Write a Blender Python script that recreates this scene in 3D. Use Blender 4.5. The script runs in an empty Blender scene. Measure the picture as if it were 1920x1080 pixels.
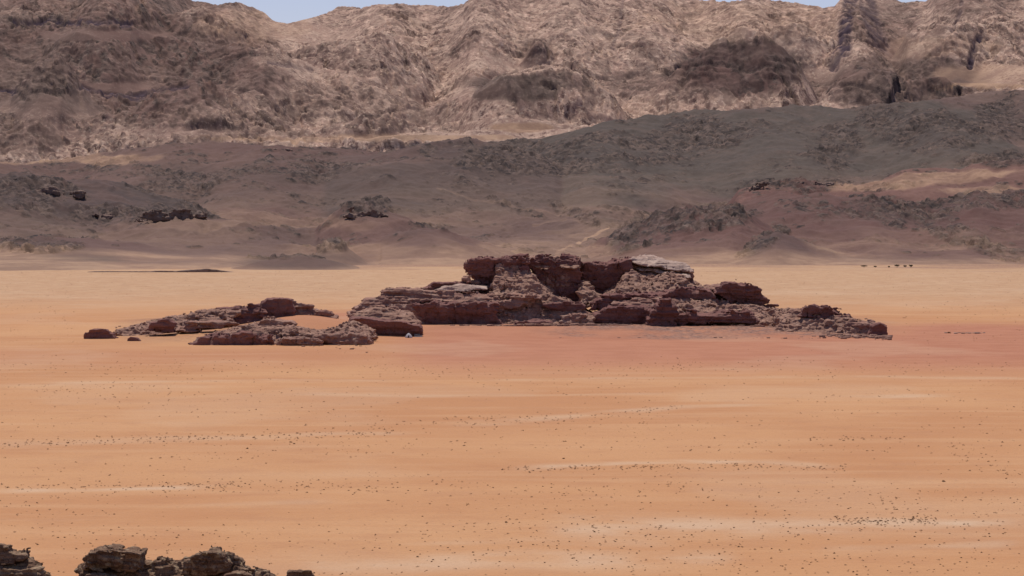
import bpy, math, random
import numpy as np
from math import radians

# ------------------------------------------------------------------ camera, world, sun, exposure
sc = bpy.context.scene
CAM_H = 60.0        # metres above the plain
F = 1920 * 100 / 36.0   # focal length in pixels of the 1920 px wide photograph
VH = 418.0          # row of the true horizon
cam_d = bpy.data.cameras.new("camera"); cam_d.lens = 100; cam_d.sensor_width = 36
cam_d.clip_start = 1.0; cam_d.clip_end = 60000
cam = bpy.data.objects.new("camera", cam_d); sc.collection.objects.link(cam)
cam.location = (0, 0, CAM_H)
cam.rotation_euler = (radians(90) - math.atan((540 - VH) / F), 0, 0)
sc.camera = cam

SUN_EL, SUN_AZ = 66.0, -14.0       # azimuth: degrees right of the viewing direction (+Y)
w = bpy.data.worlds.new("World"); sc.world = w; w.use_nodes = True
nt = w.node_tree; bg = nt.nodes["Background"]
sky = nt.nodes.new("ShaderNodeTexSky"); sky.sky_type = 'NISHITA'; sky.sun_disc = False
sky.sun_elevation = radians(SUN_EL); sky.sun_rotation = radians(SUN_AZ)
sky.altitude = 900; sky.air_density = 1.0; sky.dust_density = 0.6; sky.ozone_density = 3.0
tint = nt.nodes.new("ShaderNodeMix"); tint.data_type = 'RGBA'; tint.blend_type = 'MULTIPLY'; tint.inputs[0].default_value = 1
tint.inputs[7].default_value = (1.0, 0.83, 0.92, 1)
nt.links.new(sky.outputs[0], tint.inputs[6]); nt.links.new(tint.outputs[2], bg.inputs[0]); bg.inputs[1].default_value = 0.085
sl = bpy.data.lights.new("sun", 'SUN'); sl.energy = 3.3; sl.angle = radians(0.5); sl.color = (1.0, 0.93, 0.86)
so = bpy.data.objects.new("sun", sl); sc.collection.objects.link(so)
so.rotation_euler = (radians(90 - SUN_EL), 0, radians(180 - SUN_AZ) )
sc.view_settings.view_transform = 'Standard'; sc.view_settings.look = 'None'
sc.view_settings.exposure = 0.25; sc.view_settings.gamma = 1

# ------------------------------------------------------------------ noise
rs = np.random.RandomState(7)
T2 = rs.rand(256, 256) * 2 * np.pi
GX, GY = np.cos(T2).astype(np.float32), np.sin(T2).astype(np.float32)
T3 = (rs.rand(64, 64, 64) * 2 - 1).astype(np.float32)
JX, JY = rs.rand(256, 256).astype(np.float32), rs.rand(256, 256).astype(np.float32)
JV = rs.rand(256, 256).astype(np.float32)

def n2(x, y, s=1.0, seed=0):
    x = np.asarray(x, np.float64) / s + seed * 17.31; y = np.asarray(y, np.float64) / s + seed * 9.77
    xi = np.floor(x).astype(np.int64); yi = np.floor(y).astype(np.int64)
    fx = (x - xi).astype(np.float32); fy = (y - yi).astype(np.float32)
    u = fx * fx * fx * (fx * (fx * 6 - 15) + 10); v = fy * fy * fy * (fy * (fy * 6 - 15) + 10)
    x0 = xi & 255; x1 = (xi + 1) & 255; y0 = yi & 255; y1 = (yi + 1) & 255
    a = GX[x0, y0] * fx + GY[x0, y0] * fy
    b = GX[x1, y0] * (fx - 1) + GY[x1, y0] * fy
    c = GX[x0, y1] * fx + GY[x0, y1] * (fy - 1)
    d = GX[x1, y1] * (fx - 1) + GY[x1, y1] * (fy - 1)
    return (a + (b - a) * u + (c + (d - c) * u - a - (b - a) * u) * v) * 1.5

def fbm(x, y, s, o=4, seed=0, g=0.5):
    r = 0; a = 1
    for i in range(o):
        r = r + a * n2(x, y, s / 2 ** i, seed + i * 3); a *= g
    return r

def ridged(x, y, s, o=4, seed=0, g=0.5):
    r = 0; a = 1
    for i in range(o):
        r = r + a * (1 - 2 * np.abs(n2(x, y, s / 2 ** i, seed + i * 3))); a *= g
    return r

def worley(x, y, s, seed=0):
    x = np.asarray(x) / s + seed * 31.7; y = np.asarray(y) / s + seed * 11.3
    xi = np.floor(x).astype(np.int64); yi = np.floor(y).astype(np.int64)
    best = np.full(x.shape, 9.0, np.float32); val = np.zeros(x.shape, np.float32)
    for i in (-1, 0, 1):
        for j in (-1, 0, 1):
            cx = (xi + i) & 255; cy = (yi + j) & 255
            d = (x - (xi + i) - JX[cx, cy]) ** 2 + (y - (yi + j) - JY[cx, cy]) ** 2
            m = d < best; best = np.where(m, d, best); val = np.where(m, JV[cx, cy], val)
    return np.sqrt(best), val

def facets(x, y, s, seed=0, tilt=.55, step=.3):
    """angular blocks: every cell a tilted plane of its own, with steps between cells"""
    x = np.asarray(x) / s + seed * 31.7; y = np.asarray(y) / s + seed * 11.3
    xi = np.floor(x).astype(np.int64); yi = np.floor(y).astype(np.int64)
    best = np.full(x.shape, 9.0, np.float32); val = np.zeros(x.shape, np.float32)
    bx = np.zeros(x.shape, np.float32); by = np.zeros(x.shape, np.float32)
    for i in (-1, 0, 1):
        for j in (-1, 0, 1):
            cx = (xi + i) & 255; cy = (yi + j) & 255
            ex = x - (xi + i) - JX[cx, cy]; ey = y - (yi + j) - JY[cx, cy]
            d = ex * ex + ey * ey; m = d < best
            best = np.where(m, d, best); val = np.where(m, JV[cx, cy], val); bx = np.where(m, ex, bx); by = np.where(m, ey, by)
    a = val * 6.283
    return s * (tilt * (np.cos(a) * bx + np.sin(a) * by) + step * ((val * 7.3) % 1 - .5)), val

def n3(x, y, z, s, seed=0):
    x = x / s + seed * 7.13; y = y / s + seed * 3.71; z = z / s + seed * 5.19
    xi = np.floor(x).astype(np.int64); yi = np.floor(y).astype(np.int64); zi = np.floor(z).astype(np.int64)
    u = (x - xi).astype(np.float32); v = (y - yi).astype(np.float32); t = (z - zi).astype(np.float32)
    u = u * u * (3 - 2 * u); v = v * v * (3 - 2 * v); t = t * t * (3 - 2 * t)
    r = 0
    for i in (0, 1):
        for j in (0, 1):
            for k in (0, 1):
                wgt = (u if i else 1 - u) * (v if j else 1 - v) * (t if k else 1 - t)
                r = r + wgt * T3[(xi + i) & 63, (yi + j) & 63, (zi + k) & 63]
    return r

def sst(a, b, x):
    t = np.clip((x - a) / (b - a), 0, 1); return t * t * (3 - 2 * t)

# ------------------------------------------------------------------ helpers
COL = sc.collection
def tag(o, label=None, cat=None, group=None, kind=None):
    if label: o['label'] = label
    if cat: o['category'] = cat
    if group: o['group'] = group
    if kind: o['kind'] = kind
    return o

def mesh_np(name, v, q, mat, parent=None, smooth=True, attrs=None):
    v = np.ascontiguousarray(v, np.float32); q = np.ascontiguousarray(q, np.int32); k = q.shape[1]
    me = bpy.data.meshes.new(name)
    me.vertices.add(len(v)); me.vertices.foreach_set("co", v.ravel())
    me.loops.add(q.size); me.loops.foreach_set("vertex_index", q.ravel())
    me.polygons.add(len(q)); me.polygons.foreach_set("loop_start", np.arange(0, q.size, k, dtype=np.int32))
    if smooth: me.polygons.foreach_set("use_smooth", np.ones(len(q), bool))
    for an, av in (attrs or {}).items():
        at = me.attributes.new(an, 'FLOAT', 'POINT'); at.data.foreach_set("value", np.ascontiguousarray(av, np.float32).ravel())
    me.update(calc_edges=True)
    me.materials.append(mat)
    o = bpy.data.objects.new(name, me); COL.objects.link(o)
    if parent: o.parent = parent
    return o

def empty(name, loc=(0, 0, 0)):
    o = bpy.data.objects.new(name, None); COL.objects.link(o); o.location = loc; return o

def grid_faces(nr, nc):
    i = np.arange((nr - 1) * (nc - 1)); r = i // (nc - 1); c = i % (nc - 1)
    a = r * nc + c
    return np.stack([a, a + 1, a + nc + 1, a + nc], 1)

def px2w(u, v, Y):
    return (u - 960) / F * Y, CAM_H + (VH - v) / F * Y

# ------------------------------------------------------------------ materials
class NB:
    def __init__(s, name):
        s.m = bpy.data.materials.new(name); s.m.use_nodes = True; s.t = s.m.node_tree
        s.b = s.t.nodes["Principled BSDF"]; s.b.inputs["Roughness"].default_value = 0.95
        s.b.inputs["Specular IOR Level"].default_value = 0.15
        s.co = s.n("ShaderNodeTexCoord").outputs["Object"]
    def n(s, ty, **k):
        x = s.t.nodes.new(ty)
        for a, b in k.items(): setattr(x, a, b)
        return x
    def put(s, sock, v):
        if isinstance(v, bpy.types.NodeSocket): s.t.links.new(v, sock)
        elif isinstance(v, tuple) and len(v) == 3 and sock.type == 'RGBA': sock.default_value = (*v, 1)
        else: sock.default_value = v
    def noise(s, scale, detail=4, rough=0.6, vec=None, dist=0.0):
        x = s.n("ShaderNodeTexNoise"); x.inputs["Scale"].default_value = scale
        x.inputs["Detail"].default_value = detail; x.inputs["Roughness"].default_value = rough
        x.inputs["Distortion"].default_value = dist
        s.put(x.inputs["Vector"], vec or s.co); return x.outputs["Fac"]
    def mapping(s, scale, rot=(0, 0, 0)):
        x = s.n("ShaderNodeMapping"); x.inputs["Scale"].default_value = scale; x.inputs["Rotation"].default_value = rot
        s.put(x.inputs["Vector"], s.co); return x.outputs[0]
    def ramp(s, v, a, b, lo=0.0, hi=1.0):
        x = s.n("ShaderNodeMapRange"); x.interpolation_type = 'SMOOTHSTEP'
        s.put(x.inputs[0], v)
        for i, q in enumerate((a, b, lo, hi)): x.inputs[i + 1].default_value = q
        return x.outputs[0]
    def mix(s, f, a, b, mode='MIX'):
        x = s.n("ShaderNodeMix", data_type='RGBA', blend_type=mode)
        s.put(x.inputs[0], f); s.put(x.inputs[6], a); s.put(x.inputs[7], b); return x.outputs[2]
    def mul(s, a, b, op='MULTIPLY'):
        x = s.n("ShaderNodeMath", operation=op); s.put(x.inputs[0], a); s.put(x.inputs[1], b); return x.outputs[0]
    def attr(s, name):
        x = s.n("ShaderNodeAttribute"); x.attribute_name = name; return x.outputs["Fac"]
    def bump(s, h, dist, strength=1.0):
        x = s.n("ShaderNodeBump"); x.inputs["Strength"].default_value = strength
        x.inputs["Distance"].default_value = dist; s.put(x.inputs["Height"], h)
        s.put(s.b.inputs["Normal"], x.outputs[0])
    def out(s, c): s.put(s.b.inputs["Base Color"], c); return s.m

def rock_mat(name, c1, c2, dark, scale=1.0, varn=0.5, dust=(0.40, 0.27, 0.20), bumpd=0.35):
    b = NB(name)
    big = b.noise(0.05 / scale, 5, 0.6)
    strat = b.noise(0.5 / scale, 3, 0.6, b.mapping((0.06, 0.06, 1.0), (0.05, 0.03, 0)))
    fine = b.noise(1.3 / scale, 5, 0.7)
    c = b.mix(b.ramp(strat, 0.36, 0.62), c1, c2)
    c = b.mix(b.ramp(big, 0.42, 0.62, 0, 0.5), c, tuple(x * 0.75 for x in c1))
    c = b.mix(b.mul(b.ramp(fine, 0.50, 0.66), varn), c, dark)
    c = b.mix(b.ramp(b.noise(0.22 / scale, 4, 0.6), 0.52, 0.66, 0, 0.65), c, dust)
    b.bump(b.noise(0.9 / scale, 7, 0.75), bumpd * scale, 1.0)
    return b.out(c)

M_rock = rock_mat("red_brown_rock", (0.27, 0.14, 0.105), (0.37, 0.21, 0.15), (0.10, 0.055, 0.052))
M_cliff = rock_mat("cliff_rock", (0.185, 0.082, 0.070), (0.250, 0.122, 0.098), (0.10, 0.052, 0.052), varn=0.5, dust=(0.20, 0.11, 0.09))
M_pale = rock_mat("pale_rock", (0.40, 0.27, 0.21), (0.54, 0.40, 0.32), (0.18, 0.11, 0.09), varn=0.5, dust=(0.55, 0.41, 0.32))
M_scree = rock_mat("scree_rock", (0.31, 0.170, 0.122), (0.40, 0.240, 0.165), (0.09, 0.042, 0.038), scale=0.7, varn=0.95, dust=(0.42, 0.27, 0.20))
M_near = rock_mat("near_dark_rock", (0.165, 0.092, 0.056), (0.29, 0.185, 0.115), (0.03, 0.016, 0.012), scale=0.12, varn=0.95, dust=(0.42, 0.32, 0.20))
M_far = rock_mat("far_crag_rock", (0.20, 0.13, 0.10), (0.28, 0.19, 0.145), (0.10, 0.065, 0.055), scale=5, varn=0.7, dust=(0.24, 0.17, 0.13))

def hill_mat():
    b = NB("hill_ground")
    rock, tan, green, pale, dark_streak, red, dark = (b.attr(x) for x in ("rock", "tan", "green", "pale", "dark_streak", "red", "dark"))
    n_big = b.noise(0.0022, 6, 0.6); n_mid = b.noise(0.012, 7, 0.65); n_f = b.noise(0.05, 5, 0.7)
    smooth_c = b.mix(b.ramp(n_big, 0.40, 0.60), (0.140, 0.085, 0.068), (0.185, 0.118, 0.090))
    smooth_c = b.mix(b.mul(green, b.ramp(n_mid, 0.25, 0.6, 0.6, 1.0)), smooth_c, (0.100, 0.080, 0.062))
    smooth_c = b.mix(b.mul(red, 0.95), smooth_c, b.mix(b.ramp(n_mid, .4, .6), (0.140, 0.064, 0.052), (0.190, 0.095, 0.074)))
    smooth_c = b.mix(b.mul(dark, b.ramp(n_mid, .35, .6, .45, .85)), smooth_c, (0.068, 0.050, 0.045))
    tan_c = b.mix(b.ramp(n_mid, 0.38, 0.62), (0.355, 0.230, 0.172), (0.46, 0.320, 0.236))
    tan_c = b.mix(b.ramp(n_big, 0.52, 0.66, 0, 0.55), tan_c, (0.30, 0.19, 0.145))
    c = b.mix(tan, smooth_c, tan_c)
    rock_c = b.mix(b.ramp(n_f, 0.42, 0.58), (0.045, 0.034, 0.031), (0.14, 0.098, 0.078))
    rock_t = b.mix(b.ramp(n_f, 0.40, 0.60), (0.10, 0.060, 0.050), (0.25, 0.160, 0.118))
    rc = b.mix(tan, rock_c, rock_t)
    speck = b.ramp(b.noise(0.035, 6, 0.75), 0.44, 0.56)
    c = b.mix(b.mul(rock, b.ramp(speck, 0, 1, .65, 1)), c, rc)
    sp1 = b.ramp(b.noise(0.055, 4, 0.7), 0.53, 0.58); sp2 = b.ramp(b.noise(0.006, 5, 0.6), 0.36, 0.60, .25, 1.0)
    c = b.mix(b.mul(b.mul(b.mul(tan, sp1), sp2), .8), c, (0.135, 0.075, 0.062))
    c = b.mix(b.mul(tan, b.ramp(b.noise(0.09, 3, 0.6), 0.57, 0.63, 0, .6)), c, (0.60, 0.45, 0.33))
    c = b.mix(pale, c, b.mix(b.ramp(n_mid, 0.4, 0.6), (0.30, 0.185, 0.120), (0.43, 0.275, 0.170)))
    c = b.mix(1.0, c, b.mix(b.attr('var'), (0.60, 0.58, 0.585), (1.36, 1.36, 1.36)), 'MULTIPLY')
    c = b.mix(dark_streak, c, (0.06, 0.038, 0.05))
    b.bump(b.mul(b.noise(0.06, 8, 0.75), b.ramp(rock, 0, 1, 0.5, 1.0)), 3.0, 1.0)
    return b.out(c)
M_hill = hill_mat()

def sand_mat():
    b = NB("desert_sand")
    wash, red, rub, far = b.attr("wash"), b.attr("red"), b.attr("rubble"), b.attr("far")
    n_big = b.noise(0.006, 6, 0.6, dist=0.6); n_mid = b.noise(0.05, 6, 0.65); n_s = b.noise(0.5, 5, 0.7)
    streak = b.noise(0.03, 5, 0.6, b.mapping((0.25, 1.6, 1), (0, 0, 0.05)))
    c = b.mix(b.ramp(n_big, 0.38, 0.62), (0.460, 0.222, 0.098), (0.515, 0.272, 0.126))
    c = b.mix(b.ramp(streak, 0.45, 0.70, 0, 0.55), c, (0.55, 0.315, 0.16))
    c = b.mix(b.ramp(n_mid, 0.50, 0.68, 0, 0.35), c, (0.405, 0.195, 0.095))
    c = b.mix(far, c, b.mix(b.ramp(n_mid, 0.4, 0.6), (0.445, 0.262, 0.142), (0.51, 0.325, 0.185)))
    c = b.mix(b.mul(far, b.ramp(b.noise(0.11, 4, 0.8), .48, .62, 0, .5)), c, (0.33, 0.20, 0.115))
    c = b.mix(b.mul(red, 0.80), c, b.mix(b.ramp(n_mid, 0.4, 0.6), (0.36, 0.138, 0.082), (0.41, 0.168, 0.100)))
    c = b.mix(b.mul(wash, b.ramp(n_mid, 0.3, 0.6, 0.6, 1.0)), c, (0.56, 0.385, 0.245))
    c = b.mix(b.mul(rub, b.ramp(b.noise(0.16, 6, 0.75), 0.36, 0.56)), c, b.mix(b.ramp(n_s, 0.42, 0.6), (0.14, 0.075, 0.06), (0.33, 0.19, 0.135)))
    c = b.mix(b.ramp(n_s, 0.58, 0.70, 0, 0.40), c, (0.30, 0.16, 0.09))
    c = b.mix(b.ramp(b.noise(1.6, 3, 0.7), 0.50, 0.68, 0, 0.32), c, (0.30, 0.165, 0.095))
    b.bump(b.noise(0.35, 6, 0.7), 0.5, 1.0)
    return b.out(c)
M_sand = sand_mat()

# ------------------------------------------------------------------ plain: one sheet, fine inside the view, coarse all round
U = np.concatenate([np.linspace(-9000, -1800, 16)[:-1], np.linspace(-1800, -110, 60)[:-1],
                    np.linspace(-110, 2030, 1180), np.linspace(2030, 3700, 60)[1:], np.linspace(3700, 10900, 16)[1:]])

def plain_h(X, Y):
    u = 960 + X / np.maximum(Y, 1) * F
    m = sst(1462, 1556, Y) * (1 - sst(1700, 1950, Y)) * sst(150, 560, u) * (1 - sst(1380, 1720, u))
    z = 4.2 * m
    ml = sst(1440, 1520, Y) * (1 - sst(1560, 1800, Y)) * sst(200, 420, u) * (1 - sst(640, 820, u))
    z = z + 2.6 * ml * (1 - m)
    z = z + 5.6 * np.exp(-((u - 565) / 100) ** 2) * sst(1455, 1525, Y) * (1 - sst(1545, 1660, Y))
    z = z + 0.35 * fbm(X, Y, 140, 3, 5) * sst(300, 700, Y)
    # low swell of the red sand in front of the outcrop
    return z

def box_line(u, v, pts, th):
    """soft band around a polyline given as photo columns/rows of the plain"""
    p = np.array(pts, float); vc = np.interp(u, p[:, 0], p[:, 1])
    edge = sst(p[0, 0], p[0, 0] + 90, u) * (1 - sst(p[-1, 0] - 90, p[-1, 0], u))
    return edge * (1 - sst(th * 0.1, th, np.abs(v - vc)))

WASH = [([(-60, 922), (60, 919), (200, 915), (330, 912), (430, 910)], 8, 1.0),
        ([(-60, 838), (140, 832), (300, 824), (480, 824), (640, 817), (800, 814)], 7, .45),
        ([(820, 800), (1000, 783), (1150, 770), (1290, 762), (1480, 755)], 7, .65),
        ([(1580, 744), (1700, 741), (1800, 740)], 4, .9), ([(1600, 781), (1760, 779)], 4, .6),
        ([(930, 880), (1100, 873), (1300, 869), (1450, 871), (1600, 878)], 11, .95),
        ([(1000, 988), (1200, 984), (1400, 992), (1650, 982), (1960, 978)], 24, 1.0),
        ([(540, 1062), (760, 1054), (960, 1040), (1200, 1052), (1400, 1046)], 22, .8),
        ([(700, 1015), (1000, 1008), (1300, 1018)], 9, .4), ([(1500, 1030), (1960, 1018)], 14, .5),
        ([(-60, 722), (200, 717), (500, 713), (820, 716)], 3.5, .55), ([(880, 712), (1300, 709), (1960, 708)], 3.5, .45),
        ([(150, 786), (330, 783)], 4, .4), ([(900, 560), (1500, 548), (1960, 552)], 4, .35), ([(-60, 560), (200, 556), (400, 548)], 4, .35),
        ([(1500, 570), (1960, 562)], 3, .35), ([(540, 740), (900, 744), (1300, 736)], 4, .35), ([(300, 950), (700, 940)], 5, .3)]
vr = np.concatenate([np.linspace(5200, 1300, 24), np.linspace(1290, 1100, 26)[:-1], np.linspace(1100, 486, 1000), np.linspace(484, 462, 30)])
Yr = CAM_H * F / (vr - VH)
UU, YY = np.meshgrid(U, Yr)
XX = (UU - 960) / F * YY
ZZ = plain_h(XX, YY)
VV = VH + (CAM_H - ZZ) / YY * F
VF = VH + CAM_H / YY * F
wob = 7 * fbm(XX, YY, 90, 3, 11); wu = UU + 30 * n2(XX, YY, 60, 12)
wash = np.zeros_like(UU)
for pts, th, st in WASH:
    k = 0.65 + 0.5 * n2(XX, YY, 80, 14)
    wash = np.maximum(wash, .8 * st * box_line(wu, VF + wob * np.clip((VF - 600) / 400, 0.08, 1), pts, 1.7 * th * np.clip(k, .3, 1.4)) * np.clip(.75 + .8 * fbm(XX, YY, 25, 4, 15), 0, 1))
wash = wash + 0.20 * sst(0.15, 0.6, fbm(XX, YY * 0.6, 110, 4, 17))
red = np.zeros_like(UU)
rv = VF + wob * 0.6
red = np.maximum(red, sst(600, 632, rv) * (1 - sst(662, 722, rv)) * sst(620, 860, wu) * 1.0)
red = np.maximum(red, sst(598, 618, rv) * (1 - sst(655, 725, rv)) * sst(1480, 1780, wu) * 1.1)
red = np.maximum(red, sst(575, 600, rv) * (1 - sst(612, 660, rv)) * sst(420, 520, wu) * (1 - sst(650, 780, wu)) * .85)
red = np.maximum(red, sst(640, 665, rv) * (1 - sst(670, 700, rv)) * .35)
rub = sst(596, 606, rv) * (1 - sst(628, 637, rv + 5 * n2(XX, YY, 30, 21))) * sst(960, 1120, wu) * (1 - sst(1560, 1690, wu))
rub = np.maximum(rub, .5 * sst(608, 614, rv) * (1 - sst(620, 630, rv)) * sst(800, 860, wu) * (1 - sst(940, 1100, wu)))
rub = np.maximum(rub, .7 * sst(592, 604, rv) * (1 - sst(630, 645, rv)) * sst(200, 300, wu) * (1 - sst(400, 560, wu)))
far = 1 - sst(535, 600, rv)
rub = np.maximum(rub, .85 * (1 - sst(494, 507, VF + 9 * fbm(XX, YY, 260, 4, 191))))
q = grid_faces(*UU.shape)
# close the sheet round and behind the camera
v_all = np.stack([XX, YY, ZZ], -1).reshape(-1, 3)
plain = mesh_np("ground", v_all, q[:, ::-1], M_sand, attrs=dict(wash=np.clip(wash, 0, 1), red=np.clip(red, 0, 1), rubble=np.clip(rub, 0, 1), far=far))
tag(plain, kind='structure')
bv = [(-17000, -2000), (17000, -2000), (17000, 17000), (-17000, 17000)]
base = mesh_np("desert_floor", np.array([(x, y, -0.6) for x, y in bv]), np.array([[0, 1, 2, 3]]), M_sand)
tag(base, kind='structure')

# ------------------------------------------------------------------ hills and mountains
def layer(u, Y, pts, Yc, W, p=1.5, back=1800, skew=0.0, seed=0, jit=0.0):
    """a ridge: crest heights from its profile, concave front slope of width W, gentle back"""
    a = np.array(pts, float)
    v = np.interp(u, a[:, 0], a[:, 1])
    X = (u - 960) / F * Y
    yc = Yc + skew * (u - 960) + 0.12 * W * n2(X, X * 0, 260, seed + 40)
    zc = CAM_H + (VH - v) / F * yc
    zc = zc + jit * n2(X, X * 0 + 3, 90, seed + 50)
    t = (yc - Y) / W
    front = zc * np.power(np.clip(1 - t, 0, 1), p)
    bk = zc * (1 - 0.75 * sst(0, back, Y - yc))
    return np.where(t > 0, front, bk)

def smax(a, b, k):
    h = np.clip(0.5 + 0.5 * (a - b) / k, 0, 1)
    return b * (1 - h) + a * h + k * h * (1 - h)

E = 505
NEAR = [  # profile, crest distance, front width, power
    ([(-9000, 440), (-110, 452), (60, 442), (160, 440), (260, 452), (360, 475), (470, E)], 4250, 620, 1.5),
    ([(60, 505), (120, 425), (200, 408), (330, 392), (400, 402), (500, 412), (600, 425), (700, 450), (800, E)], 4750, 900, 1.6),
    ([(-9000, 300), (-110, 318), (60, 318), (150, 328), (230, 340), (330, 372), (420, 415), (520, 450), (620, E)], 5150, 1000, 1.3),
    ([(-9000, 250), (-110, 300), (90, 302), (150, 291), (240, 277), (300, 271), (430, 267), (560, 272), (640, 274), (760, 290), (860, 330), (1000, 400)], 6500, 1900, 1.3),
    ([(560, 470), (600, 425), (640, 395), (680, 386), (720, 390), (770, 408), (850, 440), (960, 475), (1040, E)], 4600, 520, 1.3),
    ([(560, E), (592, 468), (612, 450), (628, 446), (645, 452), (680, 480), (720, E)], 4180, 160, 1.0),
    ([(690, E), (716, 440), (750, 428), (785, 420), (830, 427), (880, 445), (960, 472), (1020, E)], 4380, 330, 1.2),
    ([(300, 470), (480, 330), (640, 292), (760, 276), (830, 262), (870, 258), (930, 268), (1040, 300), (1130, 350), (1220, 420)], 6300, 1500, 1.2),
    ([(560, 470), (700, 290), (860, 270), (1000, 262), (1060, 245), (1130, 226), (1240, 212), (1300, 203), (1500, 197), (1640, 194), (1720, 190), (1800, 177), (1880, 167), (2040, 160), (9000, 120)], 7000, 2350, 1.35),
    ([(1240, 460), (1330, 420), (1385, 352), (1430, 344), (1500, 338), (1580, 346), (1650, 332), (1690, 313), (1760, 309), (1800, 313), (1860, 300), (2040, 296), (9000, 250)], 5600, 900, 1.1),
    ([(1240, E), (1340, 400), (1400, 376), (1460, 359), (1510, 362), (1590, 368), (1640, 368), (1700, 378), (1745, 386), (1790, 368), (1830, 353), (1880, 360), (2040, 350), (9000, 330)], 5050, 900, 1.25),
    ([(1020, E), (1080, 478), (1110, 456), (1160, 430), (1220, 405), (1270, 392), (1320, 387), (1390, 392), (1430, 413), (1480, 440), (1550, 470), (1640, E)], 4650, 560, 1.15),
    ([(1320, E), (1360, 487), (1390, 465), (1430, 436), (1455, 428), (1480, 436), (1530, 460), (1600, 480), (1660, 497), (1680, E)], 4330, 270, 1.1),
    ([(1560, E), (1700, 470), (1800, 446), (1900, 440), (2040, 430), (9000, 400)], 4550, 480, 1.4),
    ([(395, E + 3), (430, 500), (480, 487), (530, 480), (565, 478), (620, 484), (660, 494), (705, E + 5)], 3720, 110, 1.0),
]
#          red-brown, charcoal, purple   (rock unit of each ridge)
TONE = [(.3, .3), (.25, .5), (.15, 1.0), (.35, .35), (.5, .2), (.2, .8), (.45, .3), (.2, .55), (.0, .45), (.7, .0), (.85, .45), (.8, .35), (.45, .6), (.7, .5), (.2, .9)]
ZN = {}
def near_h(u, Y, X):
    ZN['r'] = np.zeros(u.shape); ZN['c'] = np.zeros(u.shape); ZN['t'] = np.zeros(u.shape)
    z = np.maximum((Y - 4000) * 0.040, -30 + 0 * Y)
    Y0 = np.interp(u, [0, 400, 700, 900, 1300], [3640, 3740, 4250, 4250, 4080])
    Y0 = Y0 + 170 * fbm(X, X * 0, 420, 3, 141)
    z = np.where(Y < Y0, (Y - Y0) * 0.03, (Y - Y0) * .040) - 1.0
    for i, (p, yc, W, pw) in enumerate(NEAR):
        bk = 2000 if yc > 6000 else 420
        L_ = layer(u, Y, p, yc, W, pw, bk, seed=i) - 3
        g = sst(-3, 5, L_ - z)
        ZN['r'] = ZN['r'] * (1 - g) + g * TONE[i][0]; ZN['c'] = ZN['c'] * (1 - g) + g * TONE[i][1]
        ZN['t'] = ZN['t'] * (1 - g) + g * sst(.25, .95, (yc - Y) / W)
        z = smax(z, L_, .05 + np.clip(np.minimum(L_, z), 0, 25) * .2)
    return z

E2 = 250
MTN = [
    ([(-9000, -30), (-110, -70), (200, -60), (330, -25), (362, 0), (400, 3), (450, 6), (478, 14), (495, 24), (515, 38), (540, 42), (560, 38), (590, 32), (612, 28), (640, 16), (670, 17), (720, 10), (780, 12), (840, 12), (868, 6), (890, -12), (1000, -25), (1150, -30), (1250, -8), (1300, 0), (1370, 3), (1440, 2), (1480, 3), (1520, 10), (1545, 15), (1562, 13), (1580, -4), (1620, -12), (1668, -2), (1690, 8), (1735, 8), (1752, -8), (1800, -25), (2040, -30), (9000, -60)], 11000, 3600, 1.15),
    ([(-110, 60), (20, 45), (60, 43), (245, 43), (262, 56), (300, 75), (340, 88), (400, 100), (470, 108), (560, 122), (640, 140), (740, 180), (860, 240), (900, 290)], 9300, 1500, 1.1),
    ([(-9000, 150), (-110, 175), (20, 172), (60, 128), (90, 105), (115, 108), (150, 150), (200, 175), (250, 192), (310, 180), (380, 165), (450, 180), (520, 215), (600, 250), (700, 270)], 8300, 900, 1.0),
    ([(1120, 250), (1180, 190), (1240, 160), (1290, 128), (1340, 95), (1390, 78), (1430, 85), (1465, 105), (1500, 140), (1540, 190), (1580, 230)], 8900, 900, 1.0),
    ([(1480, 240), (1530, 180), (1570, 140), (1610, 118), (1650, 118), (1700, 136), (1740, 140), (1770, 142), (1800, 165), (1850, 188), (1900, 230)], 8000, 650, 1.0),
    ([(860, 240), (890, 180), (930, 155), (970, 143), (1040, 138), (1090, 148), (1140, 180), (1200, 230)], 8700, 700, 1.0),
    ([(950, 150), (985, 108), (1005, 80), (1020, 82), (1045, 115), (1080, 150)], 9800, 500, 1.0),
    ([(520, 150), (560, 100), (640, 70), (700, 80), (790, 100), (850, 150), (900, 200)], 9700, 1100, 1.0),
    ([(560, 270), (620, 215), (700, 190), (780, 205), (860, 240), (900, 268)], 8000, 500, 1.0),
    ([(1040, 250), (1120, 130), (1200, 90), (1260, 105), (1320, 150)], 9900, 1000, 1.0),
    ([(1400, 150), (1450, 70), (1500, 60), (1560, 90), (1600, 150)], 10000, 900, 1.0),
    ([(1640, 160), (1700, 70), (1780, 55), (1880, 60), (2040, 40), (9000, 40)], 9900, 1100, 1.0),
    ([(200, 130), (300, 40), (380, 30), (450, 60), (520, 110)], 10300, 1000, 1.0),
]
def mtn_h(u, Y, X):
    z = 95 + (Y - 7000) * 0.05
    for i, (p, yc, W, pw) in enumerate(MTN):
        z = smax(z, layer(u, Y, p, yc, W, pw, 1600, seed=60 + i), 12.0)
    return z

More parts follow.
